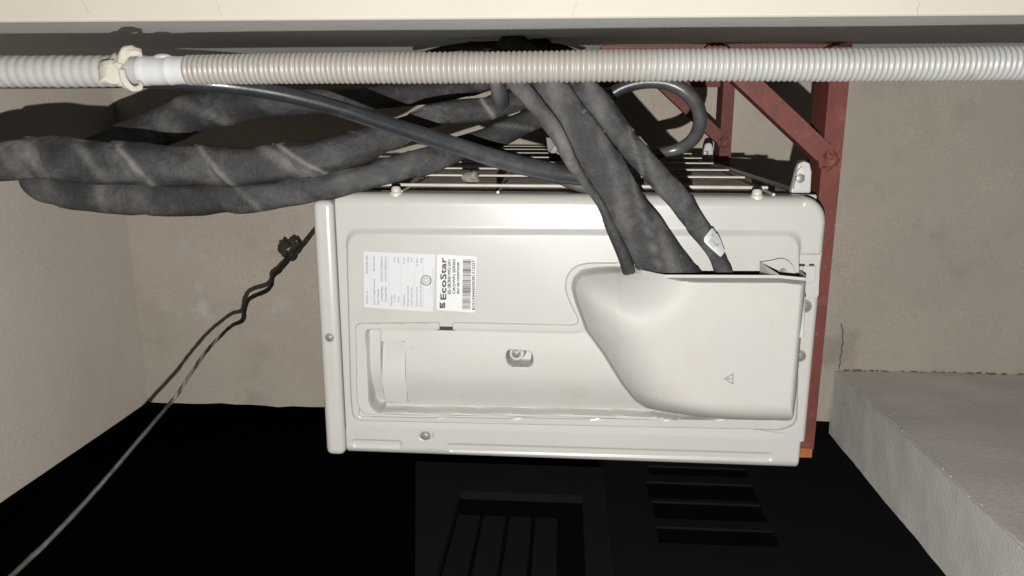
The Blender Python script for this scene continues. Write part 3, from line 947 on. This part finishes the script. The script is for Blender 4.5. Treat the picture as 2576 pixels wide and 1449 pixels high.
# pale warning sticker on the cover, with its triangle
HS = HB + 0.0034
import_h = None
def cover_h(px, py):
    """height of the cover under a picture point (walks the line of sight)"""
    h = HB
    for _ in range(12):
        p = P(px, py, D - h)
        i = int(np.clip(np.searchsorted(acols, p[0]), 0, len(acols) - 1))
        j = int(np.clip(np.searchsorted(B[i], p[1]), 0, B.shape[1] - 1))
        h = 0.5 * h + 0.5 * H[i, j]
    return h
GS = np.array([[(lambda hh: P(x, y, D - hh - 0.0003))(cover_h(x, y)) for y in np.linspace(806, 984, 14)] for x in np.linspace(1815, 1940, 10)])
stk = to_obj('warning_sticker', MB().grid(GS), 'sticker', cover)
mb = MB()
def stroke(x0, y0, x1, y1, w):
    p, q_ = [P(x, y, D - cover_h(x, y) - 0.0006) for x, y in ((x0, y0), (x1, y1))]
    mb.bar(p, q_, w, 0.0002, (0, 0, 1))
T1, T2, T3 = (1822.5, 953), (1843.8, 941), (1844, 966)
stroke(*T1, *T2, .0010); stroke(*T2, *T3, .0011); stroke(*T3, *T1, .0010)
stroke(1829, 953, 1836, 953, .0016); stroke(1838, 953, 1841.5, 953, .0010)
to_obj('warning_triangle', mb, 'greyink', stk, smooth=0)

# ------------------------------------------------------------------ corrugated drain hose across the picture
ZC = 0.574
def hose_mesh(x0, x1, cy, dia, pitch, depth, rnd=1.0, seg=28):
    """corrugated run along a; cy/dia give centre and outside diameter in px at a picture x"""
    p0, p1 = P(x0, 165, ZC)[0], P(x1, 165, ZC)[0]
    n = int((p1 - p0) / pitch * 7)
    G = []
    for i in range(n + 1):
        a = p0 + (p1 - p0) * i / n
        px = x0 + (x1 - x0) * i / n
        yc, w = cy(px), dia(px)
        c = P(px, yc, ZC)
        r = w * 0.5 * mpp(px, yc, ZC)
        ph = (a / pitch) % 1.0
        prof = abs(math.cos(math.pi * ph)) ** rnd
        rib = math.floor(a / pitch + 0.5)
        r -= depth * (1 - prof) * (1 + 0.25 * noise.noise(Vector((rib * 1.7, 3.0, 0))))
        r += 0.0003 * noise.noise(Vector((rib * 2.3, 9.0, 0))) * prof
        r *= 1 + 0.012 * noise.noise(Vector((a * 30, 0, 0)))
        G.append([(a, c[1] + r * math.cos(2 * math.pi * k / seg), c[2] + r * math.sin(2 * math.pi * k / seg)) for k in range(seg + 1)])
    return MB().grid(np.array(G), True)
xs = [-200, 0, 300, 470, 1000, 1600, 2140, 2576, 2900]
yc_ = [182, 180, 178, 176, 171, 166, 163, 160, 158]
wd_ = [78, 78, 77, 74, 78, 80, 82, 85, 87]
cy = lambda x: float(np.interp(x, xs, yc_)) + 1.2 * math.sin(x * 0.006)
dia = lambda x: float(np.interp(x, xs, wd_))
hs = thing('drain_hose', P(1288, 165, ZC), 'milky corrugated drain hose with a white coupling, stretched right across the picture', 'hose')
h1 = to_obj('hose', hose_mesh(470, 4600, cy, dia, 0.00388, 0.0013, 0.8), 'hose', hs, smooth=70)
h1['label'] = 'finely ribbed hose, beige with dirt turning white towards one end'
h2 = to_obj('hose', hose_mesh(-1800, 308, cy, lambda x: dia(x) + 1, 0.0072, 0.0006, 1.2), 'hosegrey', hs, smooth=70)
h2['label'] = 'greyish hose with wide blurred ribs'
def sleeve(x0, x1, prof):
    """prof: (px, diameter px)"""
    G = []
    for (px, w) in prof:
        c = P(px, cy(px), ZC)
        r = w * .5 * mpp(px, cy(px), ZC)
        G.append([(c[0], c[1] + r * math.cos(2 * math.pi * k / 32), c[2] + r * math.sin(2 * math.pi * k / 32)) for k in range(33)])
    return MB().grid(np.array(G), True)
to_obj('cuff', sleeve(300, 356, [(300, 60), (301, 71), (330, 71), (356, 70)]), 'hosegrey', hs, smooth=40)
to_obj('coupling', sleeve(352, 476, [(353, 40), (353.5, 70), (356, 73.5), (362, 74), (371, 74), (374, 71.5), (378, 71), (392, 71.5), (410, 71), (425, 70.5), (427, 72.5), (433, 72.5), (436, 70), (452, 68.5), (468, 68), (474, 67.5), (476, 64), (476.2, 50)]), 'white', hs, smooth=35)
pc = P(408, 144.5, ZC - 0.002)
to_obj('coupling_lug', MB().blob(pc, 0.0042, 0.1, 40, 12, (1.8, 0.7, 1.0)), 'white', hs)

# cream rag tied round the joint
tie = thing('rag_tie', P(310, 180, ZC), 'dirty cream rag strip knotted round the hose beside its white coupling', 'rag')
cx_ = 313
mb = MB()
G = []
rr0 = 76 * .5 * mpp(cx_, 178, ZC)
for i in range(61):
    th = 2 * math.pi * i / 60
    c = P(cx_, cy(cx_), ZC)
    row = []
    for k in range(11):
        ph = 2 * math.pi * k / 10
        wv = 1 + 0.35 * noise.noise(Vector((math.cos(th) * 3, math.sin(th) * 3, k)))
        off = math.cos(ph) * 0.0036 * wv
        rad = rr0 + 0.0008 + math.sin(ph) * 0.0017 * wv
        tilt = 0.0028 * math.cos(th)
        row.append((c[0] + off + tilt, c[1] + rad * math.cos(th), c[2] + rad * math.sin(th)))
    G.append(row)
mb.grid(np.array(G))
to_obj('wrap', mb, 'cloth', tie, smooth=80)
mb = tube([(300, 160, ZC - .0128, 20), (306, 147, ZC - .0125, 26), (318, 136, ZC - .0120, 30), (334, 130, ZC - .0110, 30), (348, 134, ZC - .0095, 22), (354, 142, ZC - .008, 10)], 16, .8, .9, .30, 170, 0.0015, seed=2.0)
to_obj('tuft', mb, 'cloth', tie, smooth=60)
mb = tube([(250, 168, ZC - .0120, 14), (257, 170, ZC - .0135, 36), (269, 175, ZC - .0138, 54), (281, 184, ZC - .0136, 58), (292, 197, ZC - .0132, 40), (302, 206, ZC - .0125, 20), (305, 214, ZC - .011, 12)], 18, .45, .9, .28, 150, 0.0015, seed=5.0)
mb2 = tube([(276, 178, ZC - .0150, 14), (284, 168, ZC - .0150, 18), (296, 164, ZC - .0148, 18), (306, 168, ZC - .0140, 16)], 12, .6, .9, .25, 170, 0.0015, seed=8.0)
mb.add(mb2.v, mb2.f)
mb.dust += mb2.dust
to_obj('knot', mb, 'cloth', tie, smooth=60)
mb = tube([(306, 176, ZC - .0135, 17), (311, 196, ZC - .014, 17), (322, 214, ZC - .013, 17), (338, 224, ZC - .012, 15), (352, 220, ZC - .012, 14), (353, 210, ZC - .010, 12), (345, 206, ZC - .009, 8)], 12, 0.6, 1.0, 0.10, 90, 0.002)
to_obj('tail', mb, 'cloth', tie, smooth=70)

# ------------------------------------------------------------------ wrapped pipes, foam sleeves and cables
def pipe(name, label, cat, rows, mt, group='wrapped pipes and cables of the unit', **kw):
    o = to_obj(name, tube(rows, **kw), mt, smooth=50)
    return tag(o, label, cat, group)
G1 = 'black wrapped refrigerant pipes'
pipe('wrapped_pipe', 'thickest black wrapped pipe, with pale oblique dust bands, entering at the left edge', 'pipe',
     [(-160, 420, .74, 84), (-60, 412, .76, 82), (0, 406, .77, 84), (60, 398, .775, 98), (110, 396, .78, 106), (180, 403, .78, 104), (250, 409, .785, 100), (350, 414, .79, 96), (450, 419, .80, 94), (600, 418, .81, 92),
      (750, 406, .82, 88), (880, 377, .83, 80), (960, 350, .845, 70), (1030, 318, .86, 56), (1073, 297, .87, 48), (1150, 281, .88, 50), (1220, 275, .89, 52), (1300, 257, .90, 44), (1370, 225, .90, 40), (1440, 180, .90, 38)],
     'tape', G1, n=72, step=.0017, flat=.62, ex=.85, amp=.075, freq=24, tape=(0.085, 0.0026), seed=1.0,
     bands=[(95, 30, 34, .6), (40, 20, 22, .4), (345, 34, 11, .85), (328, 34, 24, .40), (240, 30, 18, .35), (548, 30, 10, .7), (530, 30, 30, .25), (762, 40, 8, 1.0), (725, 40, 24, .5), (1010, 10, 10, .6), (1225, 10, 6, .8)])
pipe('wrapped_pipe', 'black wrapped pipe with a cut end, hanging close to the unit lid', 'pipe',
     [(66, 438, .815, 40), (92, 462, .812, 66), (130, 474, .81, 76), (200, 484, .81, 80), (350, 497, .81, 82), (500, 503, .81, 74), (650, 496, .812, 64), (800, 473, .82, 62), (900, 450, .83, 58), (1000, 424, .845, 60), (1100, 395, .86, 58),
      (1180, 367, .88, 54), (1260, 335, .90, 54), (1330, 303, .92, 54), (1400, 268, .93, 50), (1460, 220, .93, 42)],
     'tape', G1, n=32, step=.003, flat=.6, ex=.85, amp=.07, freq=24, tape=(0.10, 0.0022), seed=4.0,
     bands=[(120, 10, 26, .4), (330, 20, 60, .2), (700, 30, 60, .2), (900, 30, 80, .25), (270, 6, 14, .4), (630, 20, 10, .35), (1290, 30, 8, .5)])
pipe('wrapped_pipe', 'broad flat black wrapped pipe slanting into the middle of the valve cover', 'pipe',
     [(1265, 100, .80, 74), (1305, 135, .79, 76), (1345, 172, .785, 76), (1380, 212, .785, 78), (1434, 293, .785, 82), (1468, 342, .786, 90), (1527, 439, .790, 102), (1568, 515, .792, 104), (1608, 574, .795, 110), (1652, 637, .797, 114), (1692, 690, .798, 112), (1740, 750, .80, 104), (1770, 800, .80, 96)],
     'tape', G1, n=36, step=.0028, tape=(0.16, 0.0020), flat=.34, ex=.80, amp=.05, freq=22, seed=7.0, bands=[(1400, 60, 25, .25), (1555, 70, 22, .25), (1640, 80, 9, .4), (1690, 60, 25, .35)])
pipe('wrapped_pipe', 'narrow dusty wrapped pipe lying against the broad flat one', 'pipe',
     [(1245, 130, .80, 40), (1270, 172, .775, 42), (1308, 218, .768, 42), (1350, 266, .766, 42), (1388, 318, .764, 38), (1416, 366, .766, 34), (1446, 420, .772, 27), (1482, 472, .784, 18), (1514, 520, .787, 20), (1540, 575, .789, 26), (1570, 645, .792, 30), (1584, 700, .796, 28), (1592, 770, .80, 24)],
     'tape', G1, n=24, step=.0028, tape=(0.09, 0.0012), flat=.7, ex=.9, amp=.07, freq=30, seed=9.0, bands=[(1310, 15, 40, .5), (1420, 15, 60, .5)])
pipe('wrapped_pipe', 'black wrapped pipe with a white paper tag, nearest the right end of the cover', 'pipe',
     [(1325, 105, .84, 62), (1375, 145, .82, 64), (1415, 180, .81, 66), (1453, 214, .80, 68), (1494, 251, .795, 66), (1532, 296, .793, 58), (1570, 348, .79, 54), (1616, 400, .79, 56), (1660, 450, .79, 57), (1708, 503, .792, 54), (1740, 550, .795, 50), (1779, 600, .798, 43), (1804, 643, .80, 38), (1822, 695, .80, 38), (1835, 760, .80, 38)],
     'tape', G1, n=32, step=.0028, tape=(0.11, 0.0016), flat=.45, ex=.85, amp=.06, freq=24, seed=12.0, bands=[(1500, 30, 25, .35), (1640, 30, 14, .3), (1600, 30, 6, .4), (1775, 20, 14, .3)])
# paper tag glued on that pipe
tg = [(1792, 572), (1771, 598), (1771, 608), (1790, 627), (1813, 647), (1824, 633), (1812, 601)]
c = np.mean(tg, axis=0)
def tagpt(x, y):
    ax, ay = 1775, 605
    ux, uy = nrm((1822 - 1738, 695 - 560))
    off = (x - ax) * (-uy) + (y - ay) * ux
    return P(x, y, .798 - 0.0130 + 0.000009 * off * off)
mb = MB()
ring = []
tgr = rounded(tg, 4, 3)
for f in (0.0, 0.5, 1.0):
    ring.append([tagpt(*(c + (np.array(p) - c) * max(f, .02))) for p in tgr + [tgr[0]]])
mb.grid(np.array(ring))
pt_ = tag(to_obj('paper_tag', mb, 'label', smooth=60), 'small white printed paper tag stuck on a black wrapped pipe', 'tag')
mb = MB()
for (x0, y0, x1, y1, w) in ((1790, 590, 1794, 596, .003), (1799, 590, 1807, 606, .005), (1781, 606, 1796, 622, .0008), (1785, 603, 1800, 619, .0008), (1789, 600, 1803, 616, .0008), (1801, 620, 1808, 613, .0008)):
    p, q_ = tagpt(x0, y0), tagpt(x1, y1)
    mb.bar(p - np.array([0, 0, .0004]), q_ - np.array([0, 0, .0004]), w, .0003, (0, 0, 1))
to_obj('print', mb, 'greyink', pt_, smooth=0)

pipe('cable', 'glossy black cable crossing over the wrapped pipes from the hose to the unit', 'cable',
     [(-200, 207, .62, 34), (0, 206, .63, 34), (200, 204, .64, 36), (380, 203, .65, 38), (480, 208, .66, 40), (560, 215, .67, 40), (650, 226, .685, 40), (740, 243, .70, 40), (850, 272, .72, 40), (1000, 321, .75, 42), (1150, 368, .78, 44), (1250, 400, .80, 46), (1350, 425, .815, 48), (1430, 440, .825, 46), (1510, 452, .83, 42), (1580, 470, .835, 38)],
     'gloss', 'cables among the wrapped pipes', n=20, amp=.02, freq=30, seed=15.0, bands=[(1250, 20, 160, .35)])
pipe('cable', 'dull black cable end slipping beneath the broad flat pipe', 'cable',
     [(1230, 378, .88, 26), (1330, 410, .86, 32), (1395, 436, .848, 42), (1455, 458, .842, 46), (1510, 476, .838, 46), (1570, 492, .836, 40)],
     'foam', 'cables among the wrapped pipes', n=16, amp=.04, freq=30, seed=17.0, bands=[(1440, 20, 60, .5)])
pipe('cable', 'grey black cable bent in a loop between the two red brackets', 'cable',
     [(1470, 290, .90, 30), (1530, 243, .90, 32), (1570, 219, .90, 33), (1625, 206, .90, 34), (1682, 210, .90, 35), (1728, 234, .90, 36), (1756, 272, .905, 36), (1761, 312, .91, 35), (1744, 350, .92, 33), (1708, 374, .93, 30), (1665, 384, .93, 26), (1600, 402, .92, 26)],
     'gloss', 'cables among the wrapped pipes', n=18, amp=.02, freq=30, seed=19.0, bands=[(1700, 20, 90, .5)])
pipe('wrapped_pipe', 'rearmost dark wrapped pipe, half hidden behind the glossy cable', 'pipe',
     [(150, 400, 1.0, 40), (230, 378, 1.0, 56), (320, 350, 1.0, 78), (400, 322, 1.0, 92), (480, 288, 1.0, 98), (580, 264, 1.0, 92), (700, 256, 1.0, 70), (860, 255, 1.02, 56), (1000, 240, 1.0, 54), (1150, 222, .98, 50), (1240, 190, .96, 46), (1290, 130, .96, 44)],
     'tape', G1, n=26, step=.004, tape=(0.09, 0.002), flat=.7, amp=.07, freq=26, seed=21.0, bands=[(520, 40, 16, .5), (430, 10, 20, .3)])
pipe('wrapped_pipe', 'short dark pipe stub dropping from behind the hose', 'pipe',
     [(1180, 120, .86, 44), (1225, 165, .85, 44), (1248, 205, .85, 44), (1256, 236, .855, 44), (1262, 262, .87, 40)],
     'foam', G1, n=16, amp=.06, freq=30, seed=23.0, bands=[(1240, 10, 15, .4)])
pipe('cable', 'thin grey cable arching up behind the hose next to the house wall', 'cable',
     [(1040, 150, .80, 16), (1100, 128, .81, 17), (1180, 116, .815, 18), (1260, 113, .82, 18), (1350, 115, .82, 18), (1420, 122, .815, 17), (1470, 150, .81, 16)],
     'foam', 'cables among the wrapped pipes', n=12, amp=.04, freq=30, seed=25.0)

# small bits caught in the bundle
pcl = P(1524, 326, .80)
ct = to_obj('cable_tie', MB().box(pcl[0] - .0055, pcl[0] + .0055, pcl[1] - .0028, pcl[1] + .0028, pcl[2] - .006, pcl[2] + .01), 'white', smooth=0)
bevel(ct, .001, 2)
tag(ct, 'short white plastic tie between two black wrapped pipes', 'cable tie')
kc = thing('pipe_clip', P(1400, 375, .96), 'black plastic clip with two pale prongs standing behind the flat pipe', 'clip')
mb = MB().prism([P(x, y, .96) for x, y in ((1374, 346), (1450, 358), (1470, 408), (1382, 404))], (0, 0, .03))
to_obj('clip_body', mb, 'black', kc, smooth=0)
for x in (1396, 1414):
    to_obj('prong', MB().bar(P(x + 8, 362, .95), P(x - 10, 388, .95), .005, .004, (0, 0, 1)), 'scrapm', kc, smooth=0)
mb = MB()
mb.blob(P(1186, 446, .90), .0080, .28, 180, 16, (1.3, 1.0, .8), 3)
mb.blob(P(1178, 452, .90), .0045, .3, 180, 12, (1, 1, .8), 5)
tag(to_obj('crumpled_wad', mb, 'scrapm', smooth=60), 'small crumpled pale wad lying on the guard wires', 'scrap')

# paint-flecked cord hanging across the corner
rows = [(840, 530, 1.62, 8), (805, 566, 1.66, 8), (775, 602, 1.70, 9), (750, 632, 1.72, 12), (728, 648, 1.72, 14), (718, 662, 1.70, 15), (700, 682, 1.66, 14), (686, 694, 1.62, 13), (683, 715, 1.56, 12), (672, 730, 1.52, 12), (645, 742, 1.46, 12),
        (624, 755, 1.42, 11), (614, 785, 1.38, 12), (613, 800, 1.35, 16), (604, 810, 1.33, 14), (585, 818, 1.28, 12), (560, 840, 1.22, 11), (522, 880, 1.13, 11), (495, 918, 1.06, 11), (470, 955, 1.0, 11), (445, 993, .96, 12), (405, 1042, .92, 13), (340, 1118, .88, 14), (260, 1212, .84, 15), (160, 1322, .80, 16), (60, 1420, .77, 17), (-60, 1530, .74, 18)]
rows = [(x, y, 1 / (1 / ZW + (1 / z - 1 / 1.85) * 0.933 + 0.006), w * (.95 if y < 800 else .78)) for x, y, z, w in rows]
ZK = 1 / (1 / ZW + (1 / 1.72 - 1 / 1.85) * 0.933 + 0.006)
cd = thing('cord', P(725, 628, ZK), 'paint-flecked dark cord slanting from a knot down across the wall corner', 'cord')
to_obj('strand', tube(rows, 10, 1.0, 1.0, .14, 60, .004, bands=[(540, 6, 7, 1.0), (505, 5, 8, .8), (478, 5, 10, .9), (462, 5, 6, 1.0), (440, 5, 8, .7), (300, 8, 120, .10), (120, 8, 120, .14)]), 'cord', cd, smooth=60)
mb = MB()
for (x, y, r, sd_) in ((725, 625, .021, 1), (742, 618, .016, 2), (735, 640, .014, 3), (708, 628, .009, 4), (714, 614, .008, 5), (744, 606, .010, 6)):
    mb.blob(P(x, y, ZK), r * .9, .28, 110, 14, (1, 1, .9), sd_)
to_obj('knot', mb, 'knot', cd, smooth=60)

for o in bpy.data.objects:
    if '_o' in o:
        del o['_o']
